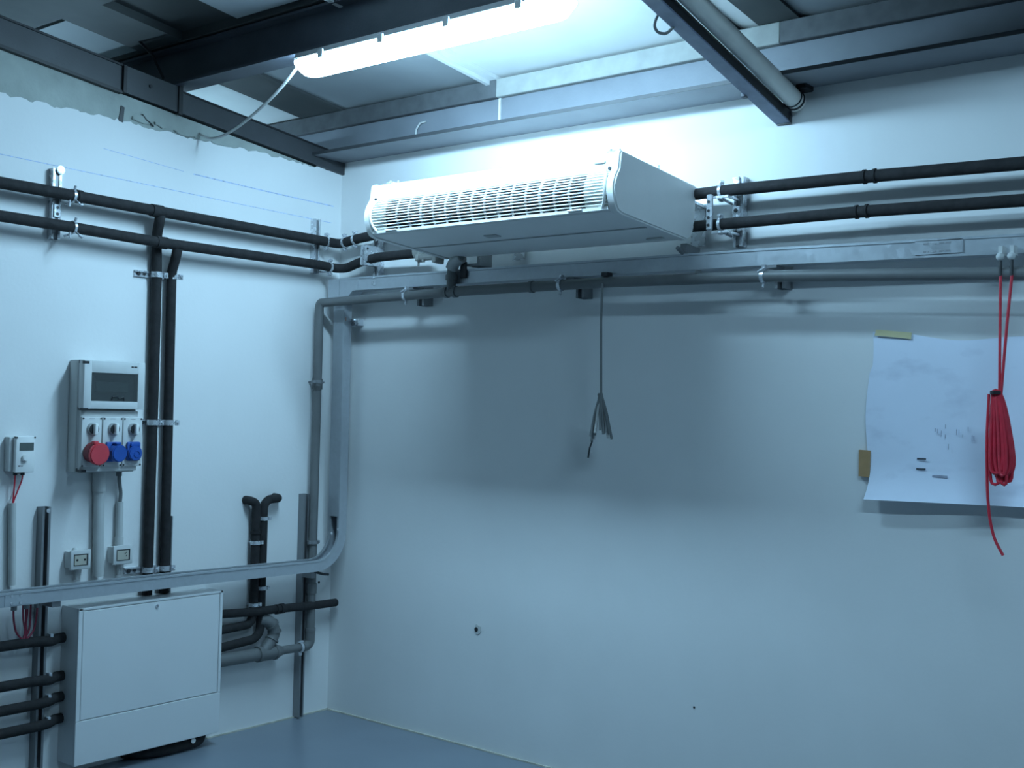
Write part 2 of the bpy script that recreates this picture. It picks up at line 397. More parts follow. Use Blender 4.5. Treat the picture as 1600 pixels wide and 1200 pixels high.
# ================================================================== LAMPS
def lamp(name, label, x0, x1, yc, zt, glow):
    t = thing(name, label, 'lamp', ((x0+x1)/2, yc, zt-.095))
    def prof(k, lo, hi): return [(yc-k*.040, zt+lo), (yc+k*.040, zt+lo), (yc+k*.052, zt+hi), (yc-k*.052, zt+hi)]
    b = MB(); b.prism([(yc-.052, zt-.035), (yc+.052, zt-.035), (yc+.042, zt-.0), (yc-.042, zt-.0)], 'x', x0+.006, x1-.006, .004)
    b.obj('housing', PLASTD, t)
    # diffuser with rounded ends
    pts = []
    b = MB()
    n = 14; secs = []
    for i in range(n+1):
        u = i/n
        if u < .15: xx = x0+.07*(u/.15); k = math.sqrt(max(0, 1-(1-u/.15)**2))
        elif u > .85: xx = x1-.07*((1-u)/.15); k = math.sqrt(max(0, 1-(1-(1-u)/.15)**2))
        else: xx = x0+.07+(x1-x0-.14)*(u-.15)/.7; k = 1
        k = .35+.65*k
        secs.append((xx, k))
    prof2 = [(-.050, 0), (-.049, -.028), (-.036, -.052), (-.012, -.060), (.012, -.060), (.036, -.052), (.049, -.028), (.050, 0)]
    rows_ = [[b.bm.verts.new((xx, yc+u*(.75+.25*k), zt-.036+v*k)) for u, v in prof2] for xx, k in secs]
    for p, q in zip(rows_, rows_[1:]):
        for i in range(len(prof2)-1): b.bm.faces.new((p[i], p[i+1], q[i+1], q[i]))
        b.bm.faces.new((p[-1], p[0], q[0], q[-1]))
    b.bm.faces.new(rows_[0]); b.bm.faces.new(rows_[-1][::-1])
    b.obj('diffuser', glow, t)
    cl = None
    for k in range(4):
        for s in (-1, 1):
            xx = x0+.16+(x1-x0-.32)*k/3
            MB().box((xx-.014, yc+s*.050, zt-.052), (xx+.014, yc+s*.058, zt-.020), .002).obj('clip', PLAST, t)
    MB().cyl((x0-.03, yc, zt-.025), (x0+.01, yc, zt-.025), .012, seg=10).obj('cable_gland', PLAST, t)
    return t
lamp('ceiling_lamp', 'lit white fluorescent ceiling lamp above the fan coil', .78, 2.03, PY-.005, 2.782, GLOW)
lamp('ceiling_lamp', 'lit fluorescent ceiling lamp further back in the room, out of the picture', 3.5, 4.75, -2.0, 3.052, GLOW2)
lamp('ceiling_lamp', 'lit fluorescent lamp beyond the left wall, hidden behind it', -1.75, -.55, -.78, 2.36, GLOW3)
tag(MB().tube([(.765, PY, 2.757), (.70, -.925, 2.712), (.60, -.915, 2.66), (.47, -.90, 2.612), (.33, -.88, 2.575), (.2, -.86, 2.556), (.10, -.845, 2.562), (.03, -.835, 2.588), (.008, -.83, 2.598)], .006, 8, fillet=.05).obj('lamp_cable', WCABLE),
    'pale cable drooping from the lit lamp to the left wall', 'cable')

# ================================================================== FAN COIL
fc = thing('fan_coil', 'white wall-hung fan coil with a slotted front grille below the lit lamp', 'fan coil', (0, -.1, 2.291), local=True)
fc.rotation_euler = (math.radians(-4.6), 0, 0)
X0, X1 = .83, 2.01
def front(z):   # bulge of the front panel, local
    t = min(1, max(0, (z+.19)/.13)); return -.504-.024*math.sin(math.pi*t)
zs = [-.19+.13*i/8 for i in range(9)]
case = [(0, 0), (0, -.16), (-.012, -.19), (-.04, -.204), (-.47, -.206), (-.495, -.203)]
lipp = [(-.505, -.056), (-.503, -.006), (-.496, 0)]
body = case+[(-.503, -.193), (-.478, -.188), (-.478, -.062), (-.5, -.060)]+lipp
MB().prism(body, 'x', X0+.028, X1-.028).obj('casing', WHITE, fc)
capo = [(0, .002), (0, -.15), (-.012, -.185), (-.045, -.208), (-.47, -.209), (-.497, -.203)]+[(front(z)-.006, z) for z in zs]+[(-.51, -.05), (-.507, -.004), (-.498, .003)]
for x0, x1 in ((X0-.004, X0+.03), (X1-.03, X1+.006)):
    MB().prism(capo, 'x', x0, x1, .006).obj('end_cap', WHITE, fc)
MB().box((X0+.03, -.482, -.188), (X1-.03, -.478, -.062)).obj('grille_liner', DARK, fc)
ns = 11
for i in range(ns):
    z = -.1835+.1165*(i+.5)/ns
    f = front(z)
    MB().prism([(f, z-.0019), (f+.010, z-.0010), (f+.010, z+.0014), (f, z+.0015)], 'x', X0+.03, X1-.03).obj('slat', WHITE, fc, 0)
gx0, gx1 = X0+.105, X1-.125
def bars(x, wd, dep=.004):
    pts = [(front(z)+.004, z) for z in zs]; bk = [(front(z)+.004+dep, z) for z in reversed(zs)]
    return MB().prism(pts+bk, 'x', x-wd/2, x+wd/2)
for k in range(1, 15):
    bars(gx0+(gx1-gx0)*k/15, .008 if k % 3 else .011).obj('grille_rib', WHITE, fc, 0)
bars((X0+.028+gx0)/2, gx0-X0-.028, .006).obj('blank_panel', CREAM, fc, label='cream closed end of the grille')
bars((X1-.028+gx1)/2, X1-.028-gx1, .006).obj('blank_panel', CREAM, fc, label='cream closed end of the grille')
fr = MB(); fr.prism([(-.506, -.066), (-.500, -.066), (-.500, -.058), (-.508, -.058)], 'x', X0+.03, X1-.03)
fr.prism([(-.507, -.198), (-.500, -.199), (-.500, -.188), (-.509, -.188)], 'x', X0+.03, X1-.03)
fr.obj('grille_frame', WHITE, fc)
# curved frame ends
for s, xx in ((1, X0+.03), (-1, X1-.03)):
    pts = [(xx+s*(.004+.020*(abs((z+.125)/.065))**3), front(z)-.004, z) for z in zs]
    MB().tube(pts, .0045, 8).obj('grille_frame', WHITE, fc)
MB().box((gx0+.0, -.516, -.1935), (gx0+.06, -.508, -.188), .001).obj('latch', WHITE, fc)
MB().box((gx1-.07, -.516, -.1935), (gx1-.01, -.508, -.188), .001).obj('latch', WHITE, fc)
MB().box((X1-.10, -.509, -.036), (X1-.055, -.505, -.026), .002).obj('badge', PLAST, fc)
MB().cyl((X1-.033, -.507, -.058), (X1-.033, -.513, -.058), .006, seg=8).obj('screw', DARK, fc)
MB().cyl((X0+.034, -.507, -.060), (X0+.034, -.512, -.060), .005, seg=8).obj('screw', DARK, fc)
MB().box((X0+.03, -.27, -.2085), (X1-.03, -.262, -.2055)).obj('bottom_seam', PLASTD, fc)
MB().box((1.31, -.36, -.2095), (1.37, -.325, -.2055), .001).obj('bottom_tab', PLASTD, fc)
MB().box((X1-.005, -.16, -.13), (X1-.0, -.02, -.125), .001).obj('side_seam', PLAST, fc)
MB().box((X1-.13, -.11, -.212), (X1-.06, -.095, -.206), .001).obj('bottom_slot', PLAST, fc)
for xx in (X0+.10, X1-.03):
    b = MB(); b.box((xx-.035, -.49, .002), (xx+.005, -.455, .010), .001); b.cyl((xx-.028, -.475, .008), (xx-.028, -.475, .020), .005, seg=8); b.cyl((xx, -.46, .008), (xx, -.46, .022), .003, seg=8)
    b.obj('hanging_lug', ZINC, fc)
b = MB(); b.cyl((X1-.012, -.24, .003), (X1-.012, -.24, .02), .003, seg=6); b.obj('screw', ZINC, fc)
for xx in (1.12, X1-.03):
    b = MB(); b.box((xx-.03, .0, -.06), (xx+.03, .098, -.05)); b.box((xx-.03, .092, -.2), (xx+.03, .099, -.02))
    b.obj('wall_bracket', ZINC, fc)
b = MB(); b.box((X1-.045, -.005, -.245), (X1-.02, .095, -.21)); b.tube([(X1-.03, -.05, -.235), (X1-.03, .03, -.26), (X1-.03, .07, -.275)], .008, 8)
b.obj('support_foot', STRUT, fc)
b = MB(); b.box((X1+.004, -.01, -.02), (X1+.010, .03, -.005)); b.cyl((X1+.007, .005, -.028), (X1+.007, .005, -.012), .006, seg=8); b.obj('side_screw', ZINC, fc)
# valve and condensate outlet under the left end
vl = MB()
vl.ring((.655, -.02, -.16), (1, 0, .05), .021, .034, .03, 14); vl.cyl((.665, -.03, -.185), (.81, -.06, -.195), .016, seg=10); vl.box((.655, -.05, -.205), (.675, -.01, -.165), .004)
vl.cyl((.70, -.04, -.21), (.70, -.04, -.165), .008, seg=8); vl.box((.79, -.085, -.225), (.815, -.03, -.165), .003)
vl.cyl((.663, -.03, -.225), (.663, -.03, -.16), .005, seg=8)
vl.obj('valve', BRASS, fc)

# ================================================================== INSULATED PIPES
def pipe(name, pts, r, label, fillet=.06, m=FOAM, seams=(), group=None, cat='pipe'):
    t = thing(name, label, cat, pts[0], group)
    MB().tube(pts, r, 16, fillet=fillet).obj('insulation' if m is FOAM else 'pipe_body', m, t)
    for p, d, wd in seams:
        b = MB(); b.ring(p, d, r-.002, r+.0035, wd, 16); b.obj('seam_tape', m, t)
    return t
pipe('insulated_pipe', [(.07, -2.6, 2.238), (.07, -1.5, 2.232), (.072, -1.06, 2.226), (.07, -.19, 2.219), (.085, -.075, 2.214), (.16, -.075, 2.228), (.40, -.085, 2.246), (.88, -.09, 2.25)], .0225,
     'upper black insulated pipe on the left wall, turning the corner behind the fan coil', .04, seams=(((.072, -1.075, 2.2262), (0, 1, 0), .05), ((.07, -1.42, 2.231), (0, 1, 0), .02)))
pipe('insulated_pipe', [(.08, -2.6, 2.118), (.08, -1.5, 2.109), (.082, -1.06, 2.099), (.08, -.20, 2.103), (.085, -.10, 2.097), (.135, -.08, 2.097), (.24, -.085, 2.122), (.35, -.09, 2.135), (.645, -.10, 2.136)], .0215,
     'lower black insulated pipe on the left wall, turning the corner to the valve', .05, seams=(((.082, -1.055, 2.099), (0, 1, 0), .05),))
pipe('insulated_pipe', [(.07, -1.056, 2.212), (.068, -1.056, 2.19), (.033, -1.045, 2.13), (.030, -1.036, 1.97), (.030, -1.034, 1.39), (.030, -1.035, .66)], .021,
     'left of two black insulated risers beside the distribution board', .05)
pipe('insulated_pipe', [(.08, -.975, 2.085), (.075, -.975, 2.06), (.035, -.968, 1.99), (.032, -.966, 1.95), (.031, -.960, 1.37), (.031, -.955, .66)], .0205,
     'right of two black insulated risers beside the distribution board', .05)
pipe('insulated_pipe', [(2.0, -.10, 2.264), (2.15, -.10, 2.266), (2.67, -.10, 2.2615), (3.16, -.10, 2.251), (4.6, -.10, 2.225)], .0215,
     'upper black insulated pipe leaving the fan coil to the right', .05, seams=(((2.655, -.10, 2.2617), (1, 0, 0), .008), ((2.69, -.10, 2.261), (1, 0, 0), .008)))
pipe('insulated_pipe', [(2.0, -.10, 2.146), (2.15, -.10, 2.145), (2.65, -.10, 2.146), (3.16, -.10, 2.137), (4.6, -.10, 2.112)], .0205,
     'lower black insulated pipe leaving the fan coil to the right', .05, seams=(((2.63, -.10, 2.146), (1, 0, 0), .008), ((2.665, -.10, 2.146), (1, 0, 0), .008)))
# two short risers that leave the wall above the lower tray
pipe('insulated_pipe', [(.0, -.524, 1.022), (.035, -.524, 1.022), (.046, -.50, 1.01), (.045, -.497, .96), (.045, -.497, .52), (.05, -.52, .477), (.06, -.72, .472)], .0195,
     'black insulated pipe hooking left out of the wall and down behind the lower tray', .035, seams=(((.045, -.497, .88), (0, 0, 1), .01),))
pipe('insulated_pipe', [(.0, -.362, 1.027), (.042, -.366, 1.026), (.045, -.43, 1.024), (.045, -.456, 1.0), (.045, -.455, .44), (.05, -.49, .408), (.06, -.72, .395)], .0195,
     'black insulated pipe hooking right out of the wall and down behind the lower tray', .035)
for yy, zz in ((-.497, .835), (-.456, .94), (-.455, .63), (-.497, .56)):
    t = thing('pipe_clip', {.835: 'upper zinc clip on the left hooked black pipe above the lower tray', .94: 'zinc clip near the top of the right hooked black pipe', .63: 'zinc clip on the right hooked black pipe just below the lower tray', .56: 'lower zinc clip on the left hooked black pipe below the lower tray'}[zz], 'pipe clip', (0, yy, zz), 'clips on the hooked pipes')
    MB().ring((.045, yy, zz), (0, 0, 1), .0195, .0235, .016, 16).obj('ring', ZINC, t)
    MB().cyl((.0, yy, zz), (.026, yy, zz), .005, seg=8).obj('stud', ZINC, t)
    MB().box((.055, yy+.019, zz-.008), (.064, yy+.031, zz+.008), .001).obj('ear', ZINC, t)
pipe('insulated_pipe', [(.06, -.72, .545), (.06, -.5, .531), (.075, -.35, .531), (.07, -.17, .522), (.06, -.02, .518)], .019,
     'black insulated pipe running right of the cabinet and ending near the corner', .04, seams=(((.074, -.36, .531), (0, 1, 0), .02), ((.0745, -.39, .531), (0, 1, 0), .012)))
zl = [(.542, .534, 'topmost'), (.394, .388, 'second highest'), (.305, .308, 'third highest'), (.222, .225, 'lowest')]
for z0, z1, wd in zl:
    pipe('insulated_pipe', [(.061, -2.5, z0), (.061, -1.53, z0+.001), (.061, -1.47, z1), (.022, -1.425, z1), (.021, -1.394, z1)], .0195,
         f'{wd} of four black pipes entering the left side of the cabinet', .05, group='pipes left of the cabinet')

# ---- rails with clamps
def clamp(t, c, ax, r, wd=.011, side=None, name='clamp'):
    """split pipe clip with bolt ears"""
    b = MB(); c = V(c); ax = V(ax).normalized()
    b.ring(c, ax, r, r+.0035, wd, 16)
    s = V(side) if side else V((0, 0, 1))
    for sg in (1, -1):
        e = c+s*sg*(r+.010)
        o_ = ax.cross(s)
        b.cyl(e-o_*.012, e+o_*.012, .0032, seg=6)
        for q in (-.006, .006):
            k = e+o_*q
            lo = [min(k[i]-abs(s[i])*.008-abs(ax[i])*wd/2-abs(o_[i])*.0018, k[i]+abs(s[i])*.008+abs(ax[i])*wd/2+abs(o_[i])*.0018) for i in range(3)]
            hi = [k[i]+abs(s[i])*.008+abs(ax[i])*wd/2+abs(o_[i])*.0018 for i in range(3)]
            b.box(lo, hi)
        b.cyl(e+o_*.012, e+o_*.018, .006, seg=6)
    return b.obj(name, ZINC, t)

def rail(t, p0, p1, wdir, out, width=.030, depth=.020, m=ZINC, holes=True):
    """C-shaped mounting rail from p0 to p1 lying on a wall; wdir = width direction, out = away from the wall"""
    p0, p1, wdir, out = V(p0), V(p1), V(wdir), V(out)
    b = MB(); h = width/2; k = .0025
    prof = [(-h, 0), (h, 0), (h, depth), (h*.45, depth), (h*.45, depth-k), (h-k, depth-k), (h-k, k), (-h+k, k), (-h+k, depth-k), (-h*.45, depth-k), (-h*.45, depth), (-h, depth)]
    b.sweep(prof, [(p0, wdir, out), (p1, wdir, out)])
    o = b.obj('rail', m, t, 0)
    if m is ZINC and depth > .015:
        q = MB(); q.sweep([(-h*.43, depth-.004), (h*.43, depth-.004), (h*.43, depth-.006), (-h*.43, depth-.006)], [(p0+(p1-p0)*.02, wdir, out), (p1-(p1-p0)*.02, wdir, out)]); q.obj('slot_liner', STRUT, t, 0)
    if holes:
        L = (p1-p0).length; d = (p1-p0).normalized(); n = max(1, int(L/.05))
        for i in range(n):
            c = p0+d*(L*(i+.5)/n)
            hole = MB().cyl(c+out*k, c+out*(k+.002), .006, seg=8).obj('rail_hole', DARK, t, 0)
    return o

ex, ey, ez = V((1, 0, 0)), V((0, 1, 0)), V((0, 0, 1))
t = thing('pipe_rail', 'short zinc rail with two pipe clips on the left wall, nearest the camera', 'pipe rail', (0, -1.49, 2.06))
rail(t, (0, -1.487, 2.062), (0, -1.487, 2.332), ey, ex, .036, .030)
MB().cyl((.030, -1.478, 2.327), (.040, -1.478, 2.327), .017, seg=12, bev=.002).obj('end_washer', ZINC, t)
MB().box((.030, -1.50, 2.145), (.036, -1.472, 2.195), .001).obj('fixing_plate', ZINC, t)
for zz in (2.158, 2.182): MB().cyl((.036, -1.486, zz), (.0375, -1.486, zz), .006, seg=8).obj('plate_hole', DARK, t)
for zc in (2.2315, 2.1085):
    x_ = .07 if zc > 2.2 else .08
    b = MB(); b.ring((x_, -1.445, zc), ey, .0225, .0255, .010, 16)
    b.tube([(x_+.010, -1.445, zc-.012), (x_+.034, -1.44, zc-.03), (x_+.030, -1.425, zc-.04)], .004, 6)
    b.cyl((x_+.01, -1.445, zc+.018), (x_+.018, -1.445, zc+.036), .005, seg=8); b.cyl((x_+.005, -1.46, zc-.045), (x_+.005, -1.46, zc-.02), .005, seg=8)
    b.ring((x_+.034, -1.43, zc-.036), ez, .004, .010, .005, 10)
    b.cyl((.02, -1.445, zc-.028), (x_, -1.445, zc-.022), .005, seg=8)
    b.obj('clamp', ZINC, t)
t = thing('pipe_rail', 'short zinc rail with pipe clips on the left wall close to the corner', 'pipe rail', (0, -.175, 2.07))
rail(t, (0, -.172, 2.07), (0, -.172, 2.325), ey, ex, .034, .030)
clamp(t, (.083, -.14, 2.0975), (0, 1, -.05), .0215, side=(0, 0, 1)); clamp(t, (.071, -.155, 2.2175), ey, .0225, side=(0, 0, 1))
clamp(t, (.115, -.0745, 2.220), (1, .0, .1), .0225, side=(0, 0, 1)); clamp(t, (.185, -.0755, 2.2295), (1, 0, .1), .0225, side=(0, 0, 1))
b = MB(); b.cyl((.03, -.172, 2.125), (.05, -.172, 2.125), .007, seg=8); b.cyl((.03, -.150, 2.112), (.044, -.150, 2.112), .006, seg=8); b.cyl((.02, -.14, 2.08), (.075, -.14, 2.078), .005, seg=8); b.obj('bolt', ZINC, t)
t = thing('pipe_rail', 'narrow zinc rail behind the lower pipe on the back wall, under the fan coil', 'pipe rail', (.288, 0, 2.06))
rail(t, (.288, 0, 2.06), (.288, 0, 2.225), ex, -ey, .030, .040)
for xx in (.274, .298): MB().box((xx, -.125, 2.10), (xx+.006, -.04, 2.19)).obj('side_plate', ZINC, t)
for zz in (2.115, 2.175): MB().cyl((.304, -.11, zz), (.306, -.11, zz), .006, seg=8).obj('plate_hole', DARK, t)
t = thing('pipe_rail', 'zinc rail with clips and a standoff strip just right of the fan coil', 'pipe rail', (2.15, 0, 2.07))
rail(t, (2.155, 0, 2.07), (2.155, 0, 2.325), ex, -ey, .036, .04)
MB().box((2.135, -.052, 2.286), (2.162, -.040, 2.324), .002).obj('end_block', ZINC, t)
MB().box((2.138, -.052, 2.175), (2.166, -.0405, 2.215), .002).obj('fixing_plate', ZINC, t)
MB().cyl((2.152, -.0521, 2.20), (2.152, -.054, 2.20), .008, seg=10).obj('plate_hole', DARK, t)
st = MB().box((2.081, -.145, 2.120), (2.103, -.128, 2.250), .004).obj('standoff_strip', ZINC, t)
for zz in (2.138, 2.165, 2.19, 2.222): MB().cyl((2.092, -.1452, zz), (2.092, -.147, zz), .0058, seg=8).obj('strip_hole', DARK, st)
for zc, rr in ((2.2655, .0215), (2.145, .0205)):
    clamp(t, (2.118, -.10, zc), ex, rr, side=(0, 0, 1))
    MB().cyl((2.118, -.10, zc-rr-.004), (2.118, -.02, zc-rr-.012), .006, seg=8).obj('spacer_bolt', ZINC, t)
for z in (2.108, 2.235):
    MB().box((2.10, -.135, z), (2.165, -.125, z+.008)).obj('tie_bar', ZINC, t)
    MB().box((2.155, -.1251, z), (2.163, -.04, z+.008)).obj('tie_bar', ZINC, t)
for z, y0, y1, lb in ((1.972, -1.125, -.935, 'uppermost'), (1.365, -1.085, -.93, 'middle'), (.762, -1.128, -.93, 'lowest')):
    t = thing('pipe_rail', f'{lb} horizontal zinc rail clamping the two black risers', 'pipe rail', (0, (y0+y1)/2, z), 'rails across the two risers')
    rail(t, (0, y0, z), (0, y1, z), ez, ex, .026, .009, holes=False)
    ya, yb = (-1.036, -.964) if z > 1.5 else (-1.0345, -.9585)
    for yc, rr in ((ya, .021), (yb, .0205)):
        b = MB(); b.ring((.0305, yc, z), ez, rr, rr+.0035, .022, 16)
        b.box((.045, yc+.022, z-.011), (.052, yc+.040, z+.011)); b.cyl((.052, yc+.031, z), (.058, yc+.031, z), .0055, seg=6)
        b.cyl((.009, yc+.031, z), (.046, yc+.031, z), .003, seg=6)
        b.obj('clamp', ZINC, t)
    b = MB(); b.cyl((.009, y0+.018, z), (.013, y0+.018, z), .008, seg=8); b.cyl((.009, y0+.045, z), (.013, y0+.045, z), .006, seg=8)
    b.obj('bolt', DARK, t)

# ================================================================== DRAIN PIPE (grey)
t = thing('drain_pipe', 'long grey plastic drain pipe under the upper tray and down the corner', 'pipe', (.05, -.165, .35))
DY = -.155
MB().tube([(.058, -.172, .40), (.058, -.172, 1.915), (.064, -.170, 1.93), (.09, -.16, 1.931), (.46, DY, 1.940), (.92, DY, 1.949), (1.67, DY, 1.951), (2.34, DY, 1.940), (3.2, DY, 1.905), (4.6, DY, 1.86)], .0205, 16, fillet=.045).obj('pipe_body', PVC, t)
MB().tube([(.058, -.172, .41), (.058, -.172, .352), (.06, -.19, .338), (.065, -.225, .336)], .0225, 16, fillet=.03).obj('elbow', PVC, t)
for z, w_ in ((1.55, .05), (1.535, .012), (.60, .045), (.41, .015)):
    MB().ring((.058, -.172, z), ez, .0195, .0245, w_, 16).obj('socket', PVC, t)
MB().tube([(.06, -.21, .336), (.065, -.33, .3385), (.065, -.345, .3385)], .0195, 14).obj('lower_run', PVC, t)
MB().tube([(.065, -.345, .3385), (.065, -.38, .3390)], lambda u: .0205+.012*u, 14).obj('reducer', PVC, t)
MB().tube([(.065, -.38, .339), (.065, -.48, .341)], .033, 16).obj('branch_fitting', PVC, t)
MB().tube([(.065, -.47, .341), (.065, -.73, .345)], .029, 16).obj('lower_run', PVC, t)
MB().ring((.065, -.478, .341), ey, .028, .0355, .014, 16).obj('socket', PVC, t)
MB().ring((.065, -.388, .339), ey, .028, .0355, .012, 16).obj('socket', PVC, t)
MB().tube([(.066, -.455, .345), (.066, -.415, .385), (.066, -.392, .418), (.066, -.398, .455), (.060, -.425, .483), (.045, -.455, .49)], .027, 14, fillet=.025).obj('branch_bend', PVC, t)
for p, d in (((.066, -.405, .398), (0, .55, .8)), ((.066, -.391, .432), (0, -.1, 1)), ((.064, -.405, .463), (0, -.6, .8))):
    MB().ring(p, d, .026, .0315, .008, 16).obj('socket', PVC, t)
for x in (.89, 1.30, .84):
    MB().ring((x, DY, 1.9475 if x < 1 else 1.950), ex, .0195, .0245, .016, 16).obj('socket', PVC, t)
b = MB(); b.tube([(.865, DY, 1.9485), (.865, DY, 2.02), (.872, -.158, 2.055), (.91, -.165, 2.085), (.955, -.17, 2.125)], .0205, 14, fillet=.03)
b.obj('drop_pipe', PVC, t)
MB().tube([(.866, -.157, 2.045), (.885, -.16, 2.075), (.93, -.165, 2.092)], .0265, 14, fillet=.02).obj('drop_elbow', mat('pale_pvc', (.42, .43, .42), .5), t, label='paler elbow')
MB().ring((.865, DY, 2.01), ez, .0195, .026, .02, 14).obj('socket', PVC, t)
for x, z in ((.60, 1.943), (1.445, 1.9505), (2.32, 1.9403)):
    b = MB(); b.ring((x, DY, z), ex, .0205, .0235, .014, 16)
    b.box((x-.006, DY-.006, z+.018), (x+.006, DY+.012, z+.04)); b.cyl((x, DY, z-.022), (x, DY-.004, z-.04), .0045, seg=8); b.cyl((x-.012, DY-.02, z+.014), (x+.016, DY-.02, z+.028), .0045, seg=8)
    b.cyl((x, DY+.02, z+.012), (x+.01, -.02, z+.012), .005, seg=8)
    b.obj('pipe_clip', ZINC, t)
for z in (1.56, .815):
    b = MB(); b.ring((.058, -.172, z), ez, .0205, .0275, .016, 16); b.cyl((.058, -.143, z), (.066, -.135, z), .006, seg=8); b.cyl((.07, -.20, z), (.078, -.205, z), .006, seg=8); b.cyl((.03, -.172, z), (.0, -.172, z), .005, seg=8)
    b.obj('pipe_clip', STRUT, t)
b = MB(); b.ring((.064, -.235, .3365), ey, .0195, .024, .014, 16); b.box((.06, -.242, .30), (.07, -.228, .313)); b.box((.06, -.25, .36), (.072, -.222, .368)); b.cyl((.04, -.235, .337), (.045, -.235, .337), .01, seg=8); b.obj('pipe_clip', ZINC, t)
MB().cyl((2.06, DY, 1.955), (2.06, DY, 1.975), .012, seg=10).obj('hanger', PVC, t)

# ---- wall struts behind the trays
def strut(label, p0, p1, wdir, out, width=.036, depth=.041):
    t = thing('strut_channel', label, 'strut', p0, 'strut channels')
    rail(t, p0, p1, wdir, out, width, depth, STRUT, holes=False)
    return t
for x, lb in ((.598, 'on the back wall nearest the left end of the upper tray'), (1.47, 'behind the upper tray left of the hanging cable bundle'), (2.335, 'behind the upper tray below the right fan coil pipes')):
    t = strut(f'short steel strut {lb}', (x, 0, 1.907), (x, 0, 2.04), ex, -ey, .04, .06)
    MB().box((x-.02, -.062, 1.972), (x+.02, -.129, 1.982)).obj('tray_arm', STRUT, t)
strut('tall steel strut on the left wall beside the corner, reaching down to the floor', (0, -.20, .006), (0, -.20, 1.037), ey, ex, .03, .041)
t = strut('tall steel strut on the left wall just left of the cabinet', (0, -1.492, .05), (0, -1.492, 1.042), ey, ex, .034, .041)
MB().cyl((.041, -1.488, 1.028), (.046, -1.488, 1.028), .008, seg=8).obj('bolt', ZINC, t)
for z in (.54, .392, .31, .226):
    MB().box((.041, -1.475, z+.010), (.066, -1.462, z+.024), .001).obj('clamp_ear', ZINC, t)
t = strut('short steel strut end just right of the two black risers', (0, -.932, .60), (0, -.932, .975), ey, ex, .022, .030)

# ================================================================== CABLE TRAYS
def tray_profile(wd, ht, k=.0022, lip=.010, bead=.006):
    o = .0035
    return [(0, 0), (wd, 0), (wd, ht-.010), (wd+o, ht-.008), (wd+o, ht), (wd-lip, ht), (wd-lip, ht-bead), (wd-lip+k, ht-bead), (wd-lip+k, ht-k), (wd-k, ht-k), (wd-k, k), (k, k), (k, ht-k), (lip-k, ht-k), (lip-k, ht-bead), (lip, ht-bead), (lip, ht), (-o, ht), (-o, ht-.008), (0, ht-.010)]
t = thing('cable_tray', 'galvanized cable tray along the left wall sweeping up the corner', 'cable tray', (.075, -1.0, .70))
TX0, TW, TH = .077, .064, .052
fr_ = [((TX0, -2.6, .699), ex, ez), ((TX0, -1.6, .699), ex, ez), ((TX0, -.9, .697), ex, ez), ((TX0, -.212, .690), ex, ez)]
MB().sweep(tray_profile(TW, TH), fr_).obj('tray_run', GALV, t, 0)
bend = []
for k in range(11):
    a = math.pi/2*k/10
    bend.append(((TX0, -.212+.172*math.sin(a), .69+.172*(1-math.cos(a))), ex, V((0, -math.sin(a), math.cos(a)))))
MB().sweep(tray_profile(TW, TH), bend).obj('tray_bend', GALV, t, 30)
MB().sweep(tray_profile(TW, TH), [((TX0, -.040, .862), ex, -ey), ((TX0, -.044, 1.945), ex, -ey)]).obj('tray_riser', GALV, t, 0)
MB().box((TX0-.001, -.0975, .935), (TX0+TW+.0045, -.0955, 1.936), .0006).obj('riser_cover', GALV, t)
# joint plates and bolts
b = MB(); b.box((.1412, -1.70, .703), (.143, -1.60, .745)); b.obj('joint_plate', GALV, t)
for yy, zz in ((-1.675, .71), (-1.64, .71), (-1.675, .738), (-1.64, .738)): MB().cyl((.143, yy, zz), (.1445, yy, zz), .005, seg=8).obj('joint_bolt', ZINC, t)
for yy, zz in ((-.095, .875), (-.135, .86)): MB().cyl((.1412, yy, zz), (.146, yy, zz), .006, seg=8).obj('joint_bolt', ZINC, t)
MB().tube([(.09, -.20, .685), (.12, -.16, .672), (.125, -.13, .668)], .006, 8).obj('drop_spout', DARK, t)
b = MB(); b.cyl((.06, -.20, .672), (.075, -.20, .672), .010, seg=8); b.box((.041, -.214, .655), (.10, -.186, .689)); b.obj('tray_bracket', STRUT, t)
b = MB(); b.box((.041, -1.51, .676), (.13, -1.475, .697)); b.obj('tray_bracket', STRUT, t)
MB().box((TX0+.001, -.039, 1.83), (TX0+.10, -.0, 1.862), .001).obj('riser_bracket', ZINC, t)
for xx, zz in ((.18, 1.838), (.165, 1.855)): MB().cyl((xx-.015, -.039, zz), (xx-.015, -.05, zz), .007, seg=8).obj('bracket_bolt', ZINC, t)
MB().box((.141, -.088, 1.848), (.1425, -.078, 1.866)).obj('label_sticker', mat('faded_orange', (.5, .30, .25), .6), t)

t = thing('cable_tray', 'galvanized cable tray along the back wall below the fan coil', 'cable tray', (.07, -.1, 1.94))
MB().sweep(tray_profile(.065, .06, lip=.009), [((.15, -.13, 1.984), ey, ez), ((1.2, -.13, 1.984), ey, ez), ((2.3, -.13, 1.982), ey, ez), ((3.2, -.13, 1.970), ey, ez), ((4.8, -.13, 1.945), ey, ez)]).obj('tray_run', GALV, t, 0)
MB().prism([(.070, 2.043), (.148, 2.043), (.148, 1.938), (.070, 1.938)], 'y', -.132, -.035, .002).obj('corner_piece', GALV, t)
b = MB(); b.prism([(.1495, 2.044), (.27, 2.044), (.27, 1.985), (.235, 1.982), (.205, 1.955), (.1495, 1.94)], 'y', -.1325, -.1305); b.prism([(.1495, 1.983), (.235, 1.983), (.205, 1.955), (.1495, 1.94)], 'y', -.1305, -.064); b.obj('flared_joint', GALV, t)
b = MB(); b.box((2.84, -.1335, 1.984), (2.99, -.1315, 2.028)); b.obj('joint_plate', GALV, t)
